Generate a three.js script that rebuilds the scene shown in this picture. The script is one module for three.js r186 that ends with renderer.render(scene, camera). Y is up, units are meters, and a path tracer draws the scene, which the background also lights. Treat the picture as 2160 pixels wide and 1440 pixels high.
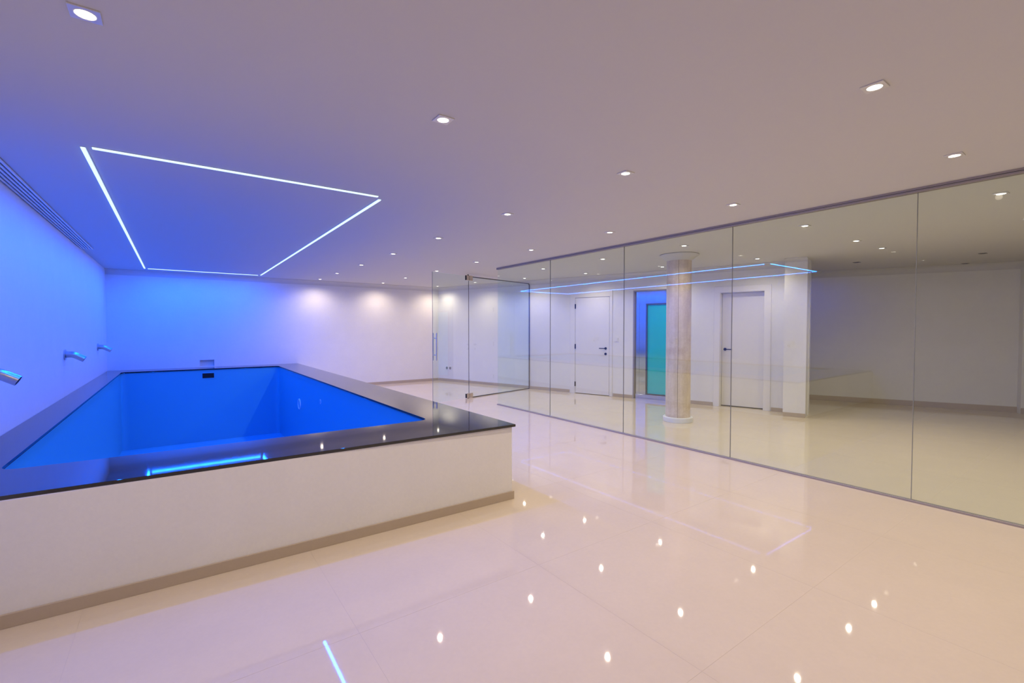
import * as THREE from 'three';
import { RectAreaLightUniformsLib } from 'three/addons/lights/RectAreaLightUniformsLib.js';
import { mergeGeometries } from 'three/addons/utils/BufferGeometryUtils.js';
import { RoundedBoxGeometry } from 'three/addons/geometries/RoundedBoxGeometry.js';

// ------------------------------------------------------------ camera, light, exposure
const scene = new THREE.Scene();
scene.background = new THREE.Color(0x000000);
const F = 982, EYE = 1.38, CEIL = 2.49;                      // focal length in pixels of the 2160 x 1440 frame; heights in metres
const camera = new THREE.PerspectiveCamera(2 * Math.atan(720 / F) * 180 / Math.PI, 1.5, 0.02, 60);
camera.position.set(0, EYE, 0);
camera.rotation.order = 'YXZ';
camera.rotation.set(-Math.atan(26 / F), -Math.atan(709 / F), 0);
scene.add(camera);
const renderer = new THREE.WebGLRenderer({ antialias: true });
renderer.toneMapping = THREE.LinearToneMapping;
renderer.toneMappingExposure = 0.95;
renderer.shadowMap.enabled = true;
RectAreaLightUniformsLib.init();
const SPOT = 2.55, SPOT_COLOR = new THREE.Color().setRGB(1, 0.82, 0.63);      // warm recessed lamps
const LED = 275, LED_COLOR = new THREE.Color().setRGB(0.0, 0.10, 1);          // blue light lines over the pool

// ------------------------------------------------------------ helpers
let seed = 7;
const rnd = () => { seed = (seed * 1664525 + 1013904223) >>> 0; return seed / 4294967296; };
const taken = {};
function numbered(name) {
  if (!(name in taken)) { taken[name] = 0; return name; }
  taken[name]++; return name + '_' + String(taken[name]).padStart(3, '0');
}
function shadows(o) { o.castShadow = true; o.receiveShadow = true; return o; }
function metric(g) {                                                           // uv in metres, by the way each face points
  g = g.index ? g.toNonIndexed() : g;
  const p = g.attributes.position, uv = new Float32Array(p.count * 2), a = new THREE.Vector3(), b = new THREE.Vector3(), c = new THREE.Vector3();
  for (let i = 0; i < p.count; i += 3) {
    a.fromBufferAttribute(p, i); b.fromBufferAttribute(p, i + 1); c.fromBufferAttribute(p, i + 2);
    const n = b.clone().sub(a).cross(c.clone().sub(a)), x = Math.abs(n.x), y = Math.abs(n.y), z = Math.abs(n.z);
    [a, b, c].forEach((v, k) => {
      const q = x >= y && x >= z ? [v.z, v.y] : y >= z ? [v.x, v.z] : [v.x, v.y];
      uv[(i + k) * 2] = q[0]; uv[(i + k) * 2 + 1] = q[1];
    });
  }
  g.setAttribute('uv', new THREE.BufferAttribute(uv, 2));
  return g;
}
const clean = g => { g = g.index ? g.toNonIndexed() : g; for (const k of Object.keys(g.attributes)) if (!['position', 'normal', 'uv'].includes(k)) g.deleteAttribute(k); return g; };
function box(x0, x1, y0, y1, z0, z1) { const g = new THREE.BoxGeometry(x1 - x0, y1 - y0, z1 - z0); g.translate((x0 + x1) / 2, (y0 + y1) / 2, (z0 + z1) / 2); return metric(g); }
function rbox(x0, x1, y0, y1, z0, z1, r) { const g = new RoundedBoxGeometry(x1 - x0, y1 - y0, z1 - z0, 2, r); g.translate((x0 + x1) / 2, (y0 + y1) / 2, (z0 + z1) / 2); return clean(g); }
function cyl(r0, r1, h, n = 24) { return clean(new THREE.CylinderGeometry(r0, r1, h, n)); }
const merge = list => list.length > 1 ? mergeGeometries(list.map(clean)) : list[0];
function slab(points, holes, y0, y1, bevel = 0) {                              // polygon in plan (x, z) lifted from y0 to y1
  const s = new THREE.Shape(points.map(([x, z]) => new THREE.Vector2(x, -z)));
  for (const h of holes) s.holes.push(new THREE.Path(h.map(([x, z]) => new THREE.Vector2(x, -z))));
  const g = new THREE.ExtrudeGeometry(s, { depth: y1 - y0 - 2 * bevel, bevelEnabled: bevel > 0, bevelThickness: bevel, bevelSize: bevel, bevelOffset: -bevel, bevelSegments: 2 });
  g.rotateX(-Math.PI / 2); g.translate(0, y0 + bevel, 0);
  return metric(g);
}
function roundRect(q, r, n = 8) {                                              // four plan corners, with rounded corners
  const out = [];
  for (let i = 0; i < 4; i++) {
    const p = new THREE.Vector2(...q[i]), a = new THREE.Vector2(...q[(i + 3) % 4]).sub(p).normalize(), b = new THREE.Vector2(...q[(i + 1) % 4]).sub(p).normalize();
    const s = p.clone().addScaledVector(a, r), e = p.clone().addScaledVector(b, r);
    for (let k = 0; k <= n; k++) { const t = k / n, u = 1 - t; out.push([u * u * s.x + 2 * u * t * p.x + t * t * e.x, u * u * s.y + 2 * u * t * p.y + t * t * e.y]); }
  }
  return out;
}
function part(name, geometry, material, parent) { const m = shadows(new THREE.Mesh(geometry, material)); m.name = name; parent.add(m); return m; }
function tag(o, label, category, group) { o.userData.label = label; o.userData.category = category; if (group) o.userData.group = group; return o; }
function thing(name, label, category, [x, y, z] = [0, 0, 0], turn = 0, group) {
  const o = new THREE.Group(); o.name = numbered(name); o.position.set(x, y, z); o.rotation.y = turn; scene.add(o);
  return tag(o, label, category, group);
}
function structure(o, label, category) { o.userData.kind = 'structure'; return tag(o, label, category); }
function solid(name, geometry, material, label, category) {                    // a piece of the setting that is one mesh
  const m = shadows(new THREE.Mesh(geometry, material)); m.name = name; scene.add(m); return structure(m, label, category);
}

// ------------------------------------------------------------ textures and materials
function noiseField(n, cells, octaves, stretch = 1) {                          // tiling value noise, 0..1
  const out = new Float32Array(n * n); let amp = 1, total = 0;
  for (let o = 0; o < octaves; o++) {
    const cx = cells << o, cy = Math.max(1, Math.round(cx / stretch)), g = Float32Array.from({ length: cx * cy }, rnd);
    for (let y = 0; y < n; y++) for (let x = 0; x < n; x++) {
      const fx = x / n * cx, fy = y / n * cy, x0 = fx | 0, y0 = fy | 0, u = fx - x0, v = fy - y0, su = u * u * (3 - 2 * u), sv = v * v * (3 - 2 * v);
      const at = (i, j) => g[(j % cy) * cx + (i % cx)];
      out[y * n + x] += amp * ((at(x0, y0) * (1 - su) + at(x0 + 1, y0) * su) * (1 - sv) + (at(x0, y0 + 1) * (1 - su) + at(x0 + 1, y0 + 1) * su) * sv);
    }
    total += amp; amp *= 0.5;
  }
  return out.map(v => v / total);
}
function texture(n, f, colour) {
  const d = new Uint8Array(n * n * 4);
  for (let y = 0; y < n; y++) for (let x = 0; x < n; x++) { const c = f(x, y), i = (y * n + x) * 4; for (let k = 0; k < 3; k++) d[i + k] = Math.max(0, Math.min(255, Array.isArray(c) ? c[k] : c)); d[i + 3] = 255; }
  const t = new THREE.DataTexture(d, n, n); t.wrapS = t.wrapT = THREE.RepeatWrapping; t.magFilter = THREE.LinearFilter; t.minFilter = THREE.LinearFilter;
  if (colour) t.colorSpace = THREE.SRGBColorSpace;
  t.needsUpdate = true; return t;
}
const N = 512, fine = noiseField(N, 64, 3), coarse = noiseField(N, 5, 5), veins = noiseField(N, 24, 4, 6);
const plasterBump = texture(N, (x, y) => 255 * (0.6 * fine[y * N + x] + 0.4 * coarse[y * N + x]));
const speckle = texture(N, (x, y) => { const v = 248 + 3 * (coarse[y * N + x] - 0.5) * 2 + 4 * (fine[y * N + x] - 0.5); return [v, v, v]; }, true);
const lin = (r, g, b) => new THREE.Color().setRGB(r, g, b);
const std = o => new THREE.MeshStandardMaterial(o), phys = o => new THREE.MeshPhysicalMaterial(o);
const M = {
  wall: std({ name: 'white wall paint', color: lin(0.87, 0.86, 0.84), map: speckle, roughness: 0.6, bumpMap: plasterBump, bumpScale: 0.0006 }),
  ceiling: std({ name: 'white ceiling paint', color: lin(0.66, 0.65, 0.64), roughness: 0.85 }),
  tile: phys({ name: 'polished cream porcelain', color: lin(0.74, 0.64, 0.50), map: speckle, roughness: 0.028, ior: 1.5 }),
  grout: std({ name: 'cream grout', color: lin(0.58, 0.50, 0.40), roughness: 0.7 }),
  skirting: phys({ name: 'beige porcelain skirting', color: lin(0.52, 0.43, 0.33), map: speckle, roughness: 0.35 }),
  granite: phys({ name: 'polished black granite', color: lin(0.010, 0.010, 0.012), roughness: 0.04, ior: 1.68 }),
  liner: phys({ name: 'pale blue pool liner', color: lin(0.05, 0.40, 0.56), roughness: 0.35, bumpMap: plasterBump, bumpScale: 0.0006 }),
  chrome: std({ name: 'chrome', color: lin(0.75, 0.76, 0.78), metalness: 1, roughness: 0.2 }),
  spout: std({ name: 'worn chrome', color: lin(0.50, 0.51, 0.53), metalness: 1, roughness: 0.28 }),
  steel: std({ name: 'polished stainless steel', color: lin(0.60, 0.60, 0.61), metalness: 1, roughness: 0.10 }),
  satin: std({ name: 'satin steel patch', color: lin(0.62, 0.55, 0.47), metalness: 1, roughness: 0.30 }),
  track: std({ name: 'anodised aluminium', color: lin(0.42, 0.38, 0.36), metalness: 0.5, roughness: 0.45 }),
  gasket: std({ name: 'dark gasket', color: lin(0.05, 0.055, 0.06), roughness: 0.6 }),
  silicone: std({ name: 'grey silicone', color: lin(0.24, 0.25, 0.24), roughness: 0.4 }),
  glass: phys({ name: 'clear glass', color: lin(0.935, 0.985, 0.975), transmission: 1, thickness: 0, roughness: 0, ior: 1.52 }),
  door: phys({ name: 'white lacquer', color: lin(0.83, 0.81, 0.79), roughness: 0.35 }),
  black: std({ name: 'black metal', color: lin(0.015, 0.015, 0.018), roughness: 0.4, metalness: 0.3 }),
  dark: std({ name: 'dark void', color: lin(0.01, 0.01, 0.012), roughness: 0.9 }),
  plastic: phys({ name: 'white plastic', color: lin(0.80, 0.80, 0.80), roughness: 0.35 }),
  greyPlastic: phys({ name: 'grey plastic', color: lin(0.25, 0.25, 0.27), roughness: 0.45 }),
  teal: phys({ name: 'tinted lift glass', color: lin(0.02, 0.55, 0.60), roughness: 0.08, ior: 1.7 }),
  liftFrame: std({ name: 'dark grey metal', color: lin(0.14, 0.14, 0.15), metalness: 0.8, roughness: 0.3 }),
  lampRing: std({ name: 'brushed nickel', color: lin(0.78, 0.77, 0.76), metalness: 0.35, roughness: 0.35 }),
  lampGlow: std({ name: 'lit lamp', color: lin(0.9, 0.88, 0.8), emissive: lin(1, 0.93, 0.80), emissiveIntensity: 10 }),
  lampOff: phys({ name: 'unlit lamp', color: lin(0.10, 0.10, 0.10), roughness: 0.2 }),
  ledGlow: std({ name: 'blue light line', color: lin(0.6, 0.7, 0.9), emissive: lin(0.62, 0.88, 1.0), emissiveIntensity: 1.3 }),
  ledHousing: std({ name: 'white aluminium profile', color: lin(0.7, 0.7, 0.7), roughness: 0.4 }),
};
const columnMap = texture(N, (x, y) => {
  const v = veins[y * N + x], c = coarse[y * N + x], f = fine[y * N + x], k = 0.45 * (v - 0.5) + 0.35 * (c - 0.5) + 0.2 * (f - 0.5);
  const spot = Math.max(0, c - 0.62) * 1.1;
  return [222 + 70 * k - 90 * spot, 206 + 72 * k - 105 * spot, 190 + 78 * k - 120 * spot];
}, true);
M.column = phys({ name: 'mottled beige stucco', map: columnMap, roughness: 0.28, bumpMap: plasterBump, bumpScale: 0.0015 });
M.seam = std({ name: 'brown seam', color: lin(0.16, 0.10, 0.06), roughness: 0.8 });

// ------------------------------------------------------------ plan of the place (metres; x right, z towards the viewer)
const LEFT = -1.04, BACK = -11.35, NEAR = 3.2, GLASS = 4.76;
const DX = 0.312 / Math.hypot(1, 0.312), DZ = 1 / Math.hypot(1, 0.312);      // the slanted right wall runs along (DX, DZ)
const RX = 5.749, RTURN = -Math.atan2(DZ, DX), RLEN = 8.46;
const onRight = (s, off = 0) => [RX + DX * s - DZ * off, BACK + DZ * s + DX * off];
const GX = 0.45 / Math.hypot(1, 0.45), GZ = 1 / Math.hypot(1, 0.45), G0 = [9.80, -4.615], GTURN = -Math.atan2(GZ, GX), GLEN = 8.7;
const RAISE = 0.61;                                                            // height of the pool coping

// ------------------------------------------------------------ floor: grout bed and single tiles
{
  const inner = [[-0.86, -10.86], [1.80, -10.86], [1.80, -3.55], [-0.86, -3.62]];
  const floor = solid('floor', slab([[-1.3, NEAR + 0.2], [14, NEAR + 0.2], [14, -11.6], [-1.3, -11.6]], [inner], -0.2, -0.0004), M.grout, 'glossy cream porcelain tiled floor running through both rooms', 'floor');
  const T = 1.045, J = 0.0008, shared = new Map();
  for (let i = -1; i < 14; i++) for (let j = -11; j < 4; j++) {
    let x0 = -0.39 + T * i + J, x1 = x0 + T - 2 * J, z0 = T * j + J, z1 = z0 + T - 2 * J;
    x0 = Math.max(x0, LEFT - 0.1); z1 = Math.min(z1, NEAR + 0.1); z0 = Math.max(z0, BACK - 0.1);
    if (x1 - x0 < 0.02 || z1 - z0 < 0.02) continue;
    if (x0 > 10.4 + 0.45 * (z1 + 3.3) + 1.6) continue;                         // past the far grey wall
    if (z1 < -5 && x0 > RX + 0.312 * (z1 + 11.3) + 0.6) continue;              // behind the slanted wall
    if (x0 < 1.80 && z0 < -3.55 && z1 > -10.86) {                              // over the basin: cut back to its rim
      if (x1 > 1.82) x0 = Math.max(x0, 1.82); else if (z1 > -3.53) z0 = -3.53; else if (z0 < -10.88) z1 = -10.88; else continue;
    }
    const key = [(x1 - x0).toFixed(4), (z1 - z0).toFixed(4)].join();
    if (!shared.has(key)) shared.set(key, box(-(x1 - x0) / 2, (x1 - x0) / 2, -0.010, 0, -(z1 - z0) / 2, (z1 - z0) / 2));
    const t = part('tile', shared.get(key), M.tile, floor); t.position.set((x0 + x1) / 2, 0, (z0 + z1) / 2);
  }
}

// ------------------------------------------------------------ ceiling and walls
solid('ceiling', slab([[-1.3, NEAR + 0.2], [14, NEAR + 0.2], [14, -11.6], [-1.3, -11.6]], [], CEIL, CEIL + 0.15), M.ceiling, 'flat white ceiling over both rooms', 'ceiling');
solid('wall_left', box(LEFT - 0.2, LEFT, 0, CEIL, BACK - 0.2, NEAR + 0.2), M.wall, 'white plaster wall with water spouts left of the pool', 'wall');
{
  const nx0 = 0.386, nx1 = 0.634, ny0 = RAISE + 0.012, ny1 = 0.752;            // little recess over the pool's far rim
  const g = merge([box(LEFT, nx0, 0, CEIL, BACK - 0.2, BACK), box(nx1, RX + 0.1, 0, CEIL, BACK - 0.2, BACK), box(nx0, nx1, ny1, CEIL, BACK - 0.2, BACK), box(nx0, nx1, 0, ny0, BACK - 0.2, BACK), box(nx0, nx1, ny0, ny1, BACK - 0.2, BACK - 0.1)]);
  solid('wall_back', g, M.wall, 'white plaster back wall behind the pool and the open floor', 'wall');
}
solid('wall_near', box(LEFT - 0.2, 14, 0, CEIL, NEAR, NEAR + 0.2), M.wall, 'white plaster wall on the near side of the rooms', 'wall');
const openings = [[4.14, 5.02, 2.11], [5.49, 6.50, 2.145], [7.09, 7.84, 2.05]];   // door, lift, door along the slanted wall
{
  const list = []; let s = -0.1;
  for (const [a, b, h] of openings) { list.push(box(s, a, 0, CEIL, -0.2, 0), box(a, b, h, CEIL, -0.2, 0)); s = b; }
  list.push(box(s, RLEN, 0, CEIL, -0.2, 0));
  const w = solid('wall_right', merge(list), M.wall, 'slanted white wall with two doors and a lift behind the glass', 'wall');
  w.position.set(RX, 0, BACK); w.rotation.y = RTURN;
  const back = solid('wall_lobby', box(3.6, 8.3, 0, CEIL, -0.42, -0.34), M.wall, 'plain white wall hidden behind the door openings', 'wall');
  back.position.set(RX, 0, BACK); back.rotation.y = RTURN;
  const pier = solid('wall_pier', box(8.145, 8.45, 0, CEIL, 0, 0.37), M.wall, 'white square pier at the near end of the slanted wall', 'pier');
  pier.position.set(RX, 0, BACK); pier.rotation.y = RTURN;
  const close = solid('wall_return', box(8.00, 8.18, 0, CEIL, -2.3, -0.2), M.wall, 'white wall running back behind the square pier', 'wall');
  close.position.set(RX, 0, BACK); close.rotation.y = RTURN;
}
{
  const w = solid('wall_far', box(-0.4, GLEN, 0, CEIL, -0.2, 0), M.wall, 'dim grey-looking white wall of the unlit room at the far right', 'wall');
  w.position.set(G0[0], 0, G0[1]); w.rotation.y = GTURN;
  const p = solid('wall_pilaster', box(3.60, 4.15, 0, CEIL, 0, 0.14), M.wall, 'shallow white pilaster on the dim wall at the right edge', 'pilaster');
  p.position.set(G0[0], 0, G0[1]); p.rotation.y = GTURN;
}
// coved cornices
function cornice(name, length, r, label, place, turn) {
  const s = new THREE.Shape(); s.moveTo(0, 0); s.lineTo(r, 0); s.lineTo(r, -0.008);
  for (let k = 1; k < 10; k++) { const a = Math.PI / 2 * k / 10; s.lineTo(r - (r - 0.008) * Math.sin(a), -r + (r - 0.008) * Math.cos(a)); }
  s.lineTo(0.008, -r); s.lineTo(0, -r);
  const g = new THREE.ExtrudeGeometry(s, { depth: length, bevelEnabled: false, curveSegments: 1 });
  g.rotateY(-Math.PI / 2); g.translate(length, 0, 0);                          // profile looks along +z, length along x
  const m = solid(name, metric(g), M.ceiling, label, 'cornice'); m.position.set(place[0], CEIL, place[1]); m.rotation.y = turn;
  return m;
}
cornice('trim_1', RX - LEFT, 0.10, 'white coved cornice along the top of the back wall', [LEFT, BACK], 0);
cornice('trim_2', 8.145, 0.10, 'white coved cornice along the top of the slanted wall', [RX, BACK], RTURN);
cornice('trim_3', GLEN, 0.12, 'white coved cornice along the top of the dim far wall', G0, GTURN);
cornice('trim_4', 0.305, 0.06, 'white coved cornice at the top of the square pier', onRight(8.145, 0.37), RTURN);
// skirting of the porcelain's own kind
function skirting(name, s0, s1, label, place, turn, h = 0.065) { const m = solid(name, rbox(s0, s1, 0, h, 0, 0.012, 0.002), M.skirting, label, 'skirting'); m.position.set(place[0], 0, place[1]); m.rotation.y = turn; return m; }
skirting('baseboard_back', 2.24, RX - 0.01, 'beige skirting at the foot of the back wall', [0, BACK], 0);
[[0.02, 4.05, 'beige skirting on the slanted wall left of the hinged door'], [5.07, 5.48, 'short beige skirting between the hinged door and the lift'], [6.51, 7.00, 'beige skirting between the column and the recessed door'], [7.93, 8.14, 'short beige skirting between the recessed door and the pier']]
  .forEach(([a, b, l], i) => skirting('baseboard_right_' + (i + 1), a, b, l, [RX, BACK], RTURN));
skirting('baseboard_pier', 8.145, 8.45, 'beige skirting at the foot of the square pier', onRight(0, 0.37), RTURN);
skirting('baseboard_far', 0.2, 3.598, 'beige skirting at the foot of the dim far wall', G0, GTURN, 0.095);
skirting('baseboard_pilaster', 3.60, 4.15, 'beige skirting at the foot of the shallow pilaster', [G0[0] - GZ * 0.14, G0[1] + GX * 0.14], GTURN, 0.095);

// ------------------------------------------------------------ raised pool
{
  const pool = thing('raised_pool', 'raised white-walled pool with black granite rim and blue-lit basin', 'pool');
  const rim = [[-0.80, -10.80], [1.735, -10.80], [1.735, -3.61], [-0.80, -3.67]], basin = [[-0.815, -10.815], [1.75, -10.815], [1.75, -3.595], [-0.815, -3.655]];
  const PL = LEFT + 0.004, PB = BACK + 0.004, around = [[PL, PB], [2.20, PB], [2.20, -3.05], [PL, -3.095]];
  part('surround_wall', slab(around, [roundRect([[-0.85, -10.85], [1.79, -10.85], [1.79, -3.56], [-0.85, -3.62]], 0.09)], 0.0, RAISE - 0.02), M.wall, pool);
  const tub = part('basin', merge([
    slab([[-0.85, -10.85], [1.79, -10.85], [1.79, -3.56], [-0.85, -3.62]], [roundRect(basin, 0.10)], -0.80, RAISE - 0.0205),
    box(-0.85, 1.79, -0.86, -0.80, -10.85, -3.56)]), M.liner, pool);
  const cop = part('coping', slab([[PL, PB], [2.222, PB], [2.222, -3.028], [PL, -3.115]], [roundRect(rim, 0.10, 10)], RAISE - 0.02, RAISE, 0.002), M.granite, pool);
  cop.userData.label = 'polished black granite rim';
  part('skirting', slab([[PL, -3.095], [2.20, -3.05], [2.20, BACK + 0.02], [2.214, BACK + 0.02], [2.214, -3.036], [PL, -3.081]], [], 0, 0.065, 0.0015), M.skirting, pool);
  const sk = part('skimmer', merge([box(0.385, 0.405, 0.415, 0.535, -10.815, -10.807), box(0.595, 0.615, 0.415, 0.535, -10.815, -10.807), box(0.405, 0.595, 0.415, 0.428, -10.815, -10.807), box(0.405, 0.595, 0.522, 0.535, -10.815, -10.807)]), M.liner, pool);
  part('mouth', box(0.400, 0.600, 0.424, 0.526, -10.815, -10.811), M.dark, sk);
  for (const [y, z, r] of [[0.06, -8.82, 0.085], [0.29, -7.35, 0.03], [0.0, -5.05, 0.03]]) {   // fittings on the right inner wall
    const g = new THREE.TorusGeometry(r, r * 0.16, 8, 28); g.rotateY(Math.PI / 2); g.translate(1.748, y, z);
    const ring = part('wall_fitting', clean(g), M.plastic, pool);
    const d = cyl(r * 0.9, r * 0.9, 0.006, 28); d.rotateZ(Math.PI / 2); d.translate(1.747, y, z);
    part('cover', d, M.liner, ring);
  }
}
// three chrome spouts on the left wall
[[-4.5, 'chrome water spout cut by the left edge of the picture'], [-7.32, 'middle chrome water spout on the blue-lit left wall'], [-10.1, 'farthest chrome water spout, nearest the blue corner']].forEach(([z, label]) => {
  const t = thing('water_spout', label, 'spout', [LEFT, 1.088, z], 0, 'water spouts over the pool');
  const fl = cyl(0.058, 0.058, 0.014, 32); fl.rotateZ(Math.PI / 2); fl.translate(0.007, 0, 0); part('flange', fl, M.spout, t);
  const R = 0.036, W = 0.031, path = [[0.012, 0], [0.045, 0], [0.075, -0.004], [0.105, -0.018], [0.135, -0.036], [0.172, -0.058]].map(([x, y]) => new THREE.Vector3(x, y, 0));
  const curve = new THREE.CatmullRomCurve3(path);
  part('pipe', clean(new THREE.TubeGeometry(curve, 24, R, 28)), M.spout, t);
  const end = path[5], dir = path[5].clone().sub(path[4]).normalize(), q = new THREE.Quaternion().setFromUnitVectors(new THREE.Vector3(0, 0, 1), dir);
  const lip = new THREE.RingGeometry(W, R, 28); lip.applyQuaternion(q); lip.translate(end.x, end.y, 0);
  part('lip', clean(lip), M.spout, t);
  const hole = cyl(W, W, 0.004, 28); hole.rotateX(Math.PI / 2); hole.applyQuaternion(q); hole.translate(end.x - dir.x * 0.004, end.y - dir.y * 0.004, 0);
  part('mouth', hole, M.dark, t);
});
// slot air diffuser in the ceiling along the left wall
{
  const t = thing('slot_air_diffuser', 'long white slot air diffuser in the ceiling above the spouts', 'air vent', [LEFT + 0.012, CEIL - 0.001, -6.2]);
  part('backing', box(0, 0.125, -0.0025, 0, -2.4, 2.4), M.greyPlastic, t);
  for (let k = 0; k < 5; k++) part('slat', rbox(k * 0.0275, k * 0.0275 + 0.015, -0.014, -0.0025, -2.4, 2.4, 0.002), M.plastic, t);
}
// ------------------------------------------------------------ blue light lines in the ceiling over the pool
{
  const x0 = -0.442, x1 = 1.430, z0 = -10.80, z1 = -3.85, W = 0.022, D = 0.012;
  for (const [a, b, c, d, label] of [
    [x0 - W / 2, x0 + W / 2, z0, z1, 'long blue light line in the ceiling on the spout side'],
    [x1 - W / 2, x1 + W / 2, z0 + 0.03, z1 - 0.06, 'long blue light line in the ceiling on the open side'],
    [x0 + 0.045, x1 - 0.045, z1 + 0.01, z1 + 0.01 + W, 'short blue light line in the ceiling nearest the viewer'],
    [x0 + 0.045, x1 - 0.045, z0 - W - 0.01, z0 - 0.01, 'short blue light line in the ceiling by the back wall']]) {
    const t = thing('led_light_line', label, 'light', [(a + b) / 2, CEIL, (c + d) / 2], 0, 'blue light lines over the pool'), w = b - a, l = d - c;
    part('profile', box(-w / 2 - 0.004, w / 2 + 0.004, -0.003, 0, -l / 2 - 0.004, l / 2 + 0.004), M.ledHousing, t);
    part('diffuser_light', rbox(-w / 2, w / 2, -0.011, -0.0028, -l / 2, l / 2, 0.002), M.ledGlow, t);
    const r = new THREE.RectAreaLight(LED_COLOR, LED, w, l); r.name = 'led_light'; r.position.set(0, -0.0125, 0); r.rotation.x = -Math.PI / 2; t.add(r);
  }
}
// ------------------------------------------------------------ square downlights
{
  const P = 0.044;
  const hole = Array.from({ length: 24 }, (_, k) => [0.032 * Math.cos(k * Math.PI / 12), 0.032 * Math.sin(k * Math.PI / 12)]);
  const frameG = slab([[-P, P], [P, P], [P, -P], [-P, -P]], [hole], -0.006, 0, 0.0015), ringG = clean(new THREE.TorusGeometry(0.0318, 0.0028, 8, 24)); ringG.rotateX(Math.PI / 2); ringG.translate(0, -0.0045, 0);
  const faceG = cyl(0.0295, 0.0295, 0.003, 24); faceG.translate(0, -0.0025, 0);
  function downlight(x, z, lit, label, group) {
    const t = thing('downlight', label, 'downlight', [x, CEIL, z], 0, group);
    part('frame', frameG, lit ? M.lampRing : M.liftFrame, t);
    part('ring', ringG, lit ? M.lampRing : M.liftFrame, t);
    part('lamp_face', faceG, lit ? M.lampGlow : M.lampOff, t);
    if (!lit) return;
    const s = new THREE.SpotLight(SPOT_COLOR, SPOT, 0, 1.40, 1); s.name = 'spot'; s.position.set(0, -0.032, 0); s.target.position.set(0, -2, 0);
    s.castShadow = true; s.shadow.radius = 1.1; t.add(s); t.add(s.target);
  }
  const hidden = (x, z) => downlight(x, z, true, 'lit ceiling downlight on the near side, out of the picture', 'lit ceiling downlights near the viewer');
  const ord = ['first', 'second', 'third', 'fourth', 'fifth', 'sixth', 'seventh', 'eighth', 'ninth'];
  const zs = [-10.88, -9.54, -8.05, -6.60, -5.145, -3.69, -2.235, -0.78];
  zs.forEach((z, i) => downlight(2.61, z, true, `${ord[i]} lit downlight from the back wall in the row beside the pool`, 'lit ceiling downlights'));
  zs.forEach((z, i) => downlight(4.045, z, true, `${ord[i]} lit downlight from the back wall in the row before the glass`, 'lit ceiling downlights'));
  [-10.88, -6.62, -5.15, -3.70, -2.235, -0.77].forEach((z, i) => downlight(5.49, z, true, `${ord[i]} lit downlight from the back wall in the row just behind the glass`, 'lit ceiling downlights'));
  [[5.76, -9.47], [6.17, -8.08], [6.61, -6.66], [7.03, -5.17], [7.43, -3.70], [7.858, -2.23]].forEach(([x, z], i) => downlight(x, z, true, `${ord[i]} lit downlight from the far end along the slanted wall`, 'lit ceiling downlights'));
  downlight(6.95, -2.235, true, 'lit downlight between the glass and the slanted wall row, before the pier', 'lit ceiling downlights');
  downlight(1.164, -2.235, true, 'lit downlight in the ceiling before the near rim of the pool, right one', 'lit ceiling downlights');
  downlight(-0.241, -2.230, true, 'large lit downlight at the upper left corner of the picture', 'lit ceiling downlights');
  for (const [x, z] of [[-0.241, -0.78], [1.164, -0.78], [2.61, 0.68], [4.045, 0.68], [5.49, 0.68], [6.95, 0.68], [6.95, -0.78], [8.30, -0.78], [2.61, 2.13], [4.045, 2.13], [5.49, 2.13]]) hidden(x, z);
  [[9.19, -2.945, 'unlit downlight in the dim room, left one of the nearer pair'], [9.60, -1.517, 'unlit downlight in the dim room, right one of the nearer pair'], [10.45, -3.35, 'unlit downlight in the dim room, left one beside the far cornice'], [10.85, -1.92, 'unlit downlight in the dim room, right one beside the far cornice']]
    .forEach(([x, z, l]) => downlight(x, z, false, l, 'unlit downlights in the dim room'));
}
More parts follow.
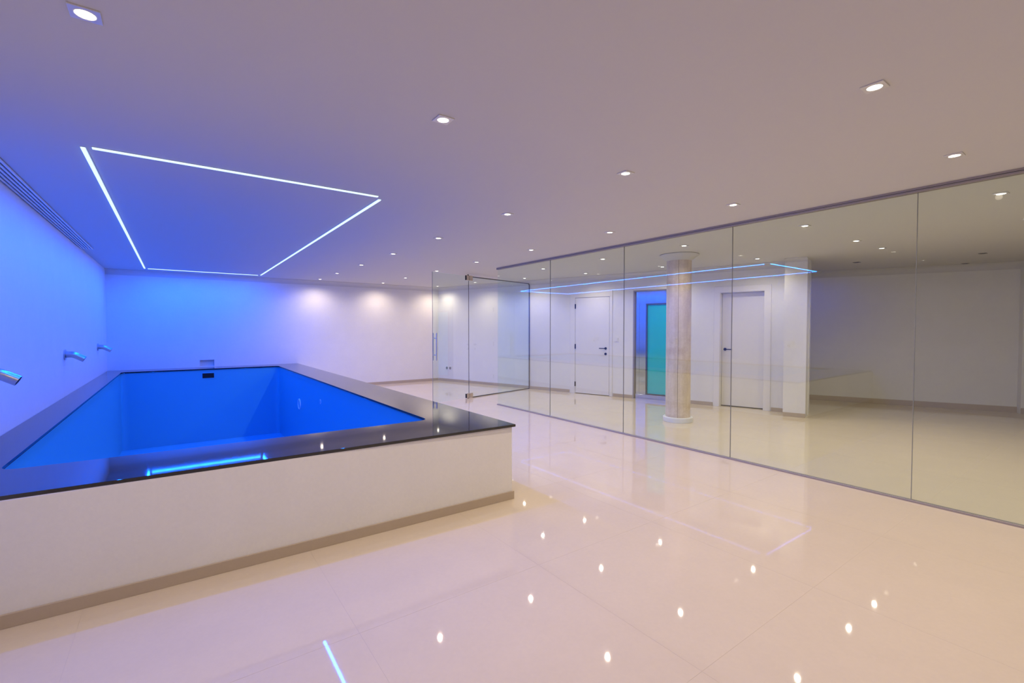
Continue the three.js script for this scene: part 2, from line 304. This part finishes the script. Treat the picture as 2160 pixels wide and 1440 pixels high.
// ------------------------------------------------------------ glass wall, its tracks and the open glass door
{
  const joints = [-7.03, -5.57, -4.09, -2.63, -1.125, 0.36, 1.83, 3.19], TOP = CEIL - 0.034;
  const names = ['fixed glass panel at the free end of the glass wall beside the open door', 'second fixed glass panel from the open glass door', 'third fixed glass panel from the open door, before the lift', 'fourth fixed glass panel from the open door, before the pier', 'fixed glass panel cut by the right edge of the picture'];
  for (let i = 0; i < 7; i++) {
    const a = joints[i] + 0.002, b = joints[i + 1] - 0.002, t = thing('glass_screen', names[i] ?? 'fixed glass panel beyond the right edge of the picture', 'glass panel', [GLASS, 0, (a + b) / 2], 0, 'fixed panels of the glass wall');
    part('pane', box(-0.005, 0.005, 0.010, TOP + 0.012, -(b - a) / 2, (b - a) / 2), M.glass, t);
    if (i < 6) part('joint_seal', box(-0.005, 0.005, 0.020, TOP, (b - a) / 2, (b - a) / 2 + 0.004), M.silicone, t);
  }
  const rail = thing('ceiling_track', 'brown-grey aluminium ceiling track holding the glass wall', 'track', [GLASS, CEIL, 0]);
  for (const [x0, x1] of [[-0.026, -0.006], [0.006, 0.026]]) part('rail', rbox(x0, x1, -0.036, 0, -7.04, 3.19, 0.002), M.track, rail);
  part('gasket', box(-0.006, 0.006, -0.008, 0, -7.04, 3.19), M.gasket, rail);
  part('gasket_line', box(-0.0285, -0.026, -0.020, -0.017, -7.04, 3.19), M.gasket, rail);
  const foot = thing('floor_channel', 'narrow blue-grey metal floor channel under the glass wall', 'track', [GLASS, 0, 0]);
  for (const [x0, x1] of [[-0.020, -0.006], [0.006, 0.020]]) part('rail', rbox(x0, x1, 0, 0.016, -7.04, 3.19, 0.002), M.track, foot);
  part('gasket', box(-0.006, 0.006, 0, 0.008, -7.04, 3.19), M.gasket, foot);

  // fixed return pane from the hinge to the slanted wall
  const hx = 4.75, hz = -8.05, [wx, wz] = onRight(2.985, 0.004), len = Math.hypot(wx - hx, wz - hz), H = 2.435;
  const ret = thing('glass_return_panel', 'fixed glass pane with dark edging between the open door and the slanted wall', 'glass panel', [hx, 0, hz], -Math.atan2(wz - hz, wx - hx));
  part('pane', box(0.008, len - 0.010, 0.012, H - 0.012, -0.005, 0.005), M.glass, ret);
  const R = 0.06, edge = [];                                                   // slim edging: bottom, wall side with a rounded upper corner, top
  edge.push(box(0.10, len, 0.0, 0.018, -0.010, 0.010), box(len - 0.014, len, 0.018, H - R, -0.010, 0.010), box(0.10, len - R, H - 0.018, H, -0.010, 0.010));
  { const s = new THREE.Shape(); s.absarc(len - R, H - R, R, 0, Math.PI / 2, false); s.absarc(len - R, H - R, R - 0.016, Math.PI / 2, 0, true); const g = new THREE.ExtrudeGeometry(s, { depth: 0.02, bevelEnabled: false, curveSegments: 8 }); g.translate(0, 0, -0.010); edge.push(metric(g)); }
  for (const [y0, y1] of [[0.008, 0.096], [H - 0.085, H + 0.012]]) part('patch_fitting', rbox(0.004, 0.094, y0, y1, -0.018, 0.018, 0.003), M.satin, ret);
  part('edging', merge(edge), M.liftFrame, ret);

  // the leaf stands open, in line with the return pane
  const ex = 3.83, ez = -7.80, w = Math.hypot(hx - ex, hz - ez);
  const leaf = thing('glass_door', 'open frameless glass door leaf with long chrome pull handle', 'door', [hx, 0, hz], -Math.atan2(ez - hz, ex - hx));
  part('leaf', box(0.006, w, 0.010, H, -0.005, 0.005), M.glass, leaf);
  part('edge_strip', box(w, w + 0.003, 0.010, H, -0.005, 0.005), M.silicone, leaf);
  part('hinge_edge', box(0.003, 0.006, 0.10, H - 0.09, -0.006, 0.006), M.gasket, leaf);
  for (const [y0, y1] of [[0.008, 0.096], [H - 0.085, H + 0.012]]) {
    const p = part('patch_fitting', rbox(0.004, 0.080, y0, y1, -0.018, 0.018, 0.003), M.satin, leaf);
    part('end_cap', box(0.0802, 0.084, y0 + 0.003, y1 - 0.003, -0.019, 0.019), M.black, p);
    const piv = cyl(0.016, 0.016, 0.02, 16); piv.translate(0.022, y0 < 1 ? 0.011 : H + 0.018, 0); part('pivot', piv, M.black, p);
  }
  const handle = part('pull_handle', merge([-1, 1].map(k => { const g = cyl(0.0125, 0.0125, 0.51, 16); g.translate(w - 0.055, 1.055, k * 0.05); return g; })), M.chrome, leaf);
  for (const y of [0.90, 1.21]) { const g = cyl(0.009, 0.009, 0.09, 12); g.rotateX(Math.PI / 2); g.translate(w - 0.055, y, 0); part('standoff', g, M.chrome, handle); }
}
// ------------------------------------------------------------ along the slanted wall: doors, lift, switches
const along = (name, label, category) => thing(name, label, category, [RX, 0, BACK], RTURN);
function lever(parent, s, y, z, dir, mat) {                                    // rose, neck and lever as parts of a handle
  const rose = cyl(0.026, 0.026, 0.008, 24); rose.rotateX(Math.PI / 2); rose.translate(s, y, z + 0.004);
  const h = part('handle', rose, mat, parent);
  const neck = cyl(0.009, 0.009, 0.045, 12); neck.rotateX(Math.PI / 2); neck.translate(s, y, z + 0.028);
  part('lever', merge([neck, rbox(Math.min(s - dir * 0.009, s + dir * 0.125), Math.max(s - dir * 0.009, s + dir * 0.125), y - 0.009, y + 0.009, z + 0.045, z + 0.058, 0.004)]), mat, h);
}
{
  const d = along('door_1', 'closed white door with black hinges and black lever handle', 'door'); d.userData.kind = 'structure';
  part('frame', merge([box(4.14, 4.192, 0, 2.06, -0.14, 0.0), box(4.985, 5.02, 0, 2.06, -0.14, 0.0), box(4.14, 5.02, 2.05, 2.11, -0.14, 0.0)]), M.door, d);
  part('architrave', merge([rbox(4.066, 4.188, 0, 2.055, 0, 0.014, 0.003), rbox(4.988, 5.050, 0, 2.055, 0, 0.014, 0.003), rbox(4.066, 5.050, 2.055, 2.185, 0, 0.014, 0.003)]), M.door, d);
  const leaf = part('leaf', rbox(4.196, 4.981, 0.010, 2.046, -0.030, 0.010, 0.003), M.door, d);
  for (const y of [0.20, 1.01, 1.87]) { const g = cyl(0.009, 0.009, 0.10, 12); g.translate(4.192, y, 0.018); part('hinge', merge([g, box(4.178, 4.206, y - 0.05, y + 0.05, 0.0105, 0.0165)]), M.black, d); }
  lever(leaf, 4.905, 0.982, 0.010, -1, M.black);
  const key = cyl(0.026, 0.026, 0.009, 24); key.rotateX(Math.PI / 2); key.translate(4.905, 0.868, 0.0145); part('key_rose', key, M.black, leaf);
}
{
  const d = along('door_2', 'recessed white door with dark lever handle beside the pier', 'door'); d.userData.kind = 'structure';
  part('frame', merge([box(7.09, 7.118, 0, 2.05, -0.20, 0.0), box(7.806, 7.84, 0, 2.05, -0.20, 0.0), box(7.118, 7.806, 2.022, 2.05, -0.20, 0.0)]), M.door, d);
  part('architrave', merge([rbox(7.015, 7.112, 0, 2.03, 0, 0.014, 0.003), rbox(7.812, 7.915, 0, 2.03, 0, 0.014, 0.003), rbox(7.015, 7.915, 2.03, 2.135, 0, 0.014, 0.003)]), M.door, d);
  const leaf = part('leaf', rbox(7.121, 7.803, 0.014, 2.018, -0.155, -0.115, 0.003), M.door, d);
  lever(leaf, 7.175, 1.02, -0.115, 1, M.black);
  part('threshold_gap', box(7.118, 7.806, 0.0, 0.012, -0.16, -0.12), M.dark, d);
}
{
  const d = along('lift_entrance', 'stainless steel lift entrance with teal glass door behind the column', 'lift');
  part('jamb', merge([box(5.49, 5.512, 0, 2.145, -0.16, 0.004), box(6.478, 6.50, 0, 2.145, -0.16, 0.004), box(5.512, 6.478, 2.125, 2.145, -0.16, 0.004)]), M.track, d);
  part('front_panel', merge([rbox(5.512, 5.60, 0.09, 2.125, -0.10, -0.055, 0.002), rbox(5.602, 5.735, 0.09, 2.125, -0.10, -0.055, 0.002), rbox(6.255, 6.478, 0.09, 2.125, -0.10, -0.055, 0.002), rbox(5.735, 6.255, 1.88, 2.125, -0.10, -0.055, 0.002)]), M.steel, d);
  part('sill', rbox(5.512, 6.478, 0.0, 0.088, -0.10, -0.045, 0.002), M.steel, d);
  const leaf = part('door_frame', merge([rbox(5.735, 5.765, 0.09, 1.88, -0.09, -0.040, 0.002), rbox(6.225, 6.255, 0.09, 1.88, -0.09, -0.040, 0.002), rbox(5.765, 6.225, 1.852, 1.88, -0.09, -0.040, 0.002), rbox(5.765, 6.225, 0.09, 0.112, -0.09, -0.040, 0.002)]), M.liftFrame, d);
  part('pane', box(5.765, 6.225, 0.112, 1.852, -0.076, -0.064), M.teal, leaf).userData.label = 'teal tinted glass pane';
}
{
  const s = along('light_switch', 'small white light switch between the hinged door and the lift', 'switch');
  part('plate', rbox(5.10, 5.18, 1.12, 1.20, 0, 0.009, 0.003), M.plastic, s);
  part('rocker', rbox(5.117, 5.163, 1.137, 1.183, 0.009, 0.013, 0.002), M.door, s);
  const k = along('wall_socket', 'double socket outlet low on the slanted wall near the corner', 'socket');
  part('plate', rbox(0.26, 0.50, 0.30, 0.40, 0, 0.009, 0.003), M.plastic, k);
  for (const x of [0.32, 0.44]) { const g = cyl(0.036, 0.036, 0.004, 24); g.rotateX(Math.PI / 2); g.translate(x, 0.35, 0.0105); part('outlet', g, M.greyPlastic, k); }
}
// ------------------------------------------------------------ round column
{
  const c = thing('round_column', 'round mottled beige column with a vertical seam behind the glass', 'column', [6.12, 0, -4.205], 0);
  const face = Math.atan2(-6.12, 4.205) - 0.03, gap = 0.024, R = 0.178;      // the seam looks at the viewer
  const shaft = new THREE.CylinderGeometry(R, R, 2.33, 64, 1, true, face + gap / 2, Math.PI * 2 - gap); shaft.translate(0, 1.235, 0);
  const uv = shaft.attributes.uv; for (let i = 0; i < uv.count; i++) uv.setXY(i, uv.getX(i) * 1.12, uv.getY(i) * 2.33);
  part('shaft', clean(shaft), M.column, c);
  const core = cyl(R - 0.004, R - 0.004, 2.33, 48); core.translate(0, 1.235, 0); part('seam', core, M.seam, c);
  part('base_ring', clean(new THREE.LatheGeometry([[0.15, 0], [0.212, 0], [0.214, 0.004], [0.214, 0.062], [0.209, 0.070], [0.178, 0.072]].map(([x, y]) => new THREE.Vector2(x, y)), 64)), M.plastic, c);
  part('capital', clean(new THREE.LatheGeometry([[0.15, 2.392], [0.184, 2.394], [0.196, 2.410], [0.226, 2.440], [0.266, 2.466], [0.280, 2.478], [0.280, CEIL - 0.001], [0.10, CEIL - 0.001]].map(([x, y]) => new THREE.Vector2(x, y)), 64)), M.ceiling, c);
}
renderer.render(scene, camera);
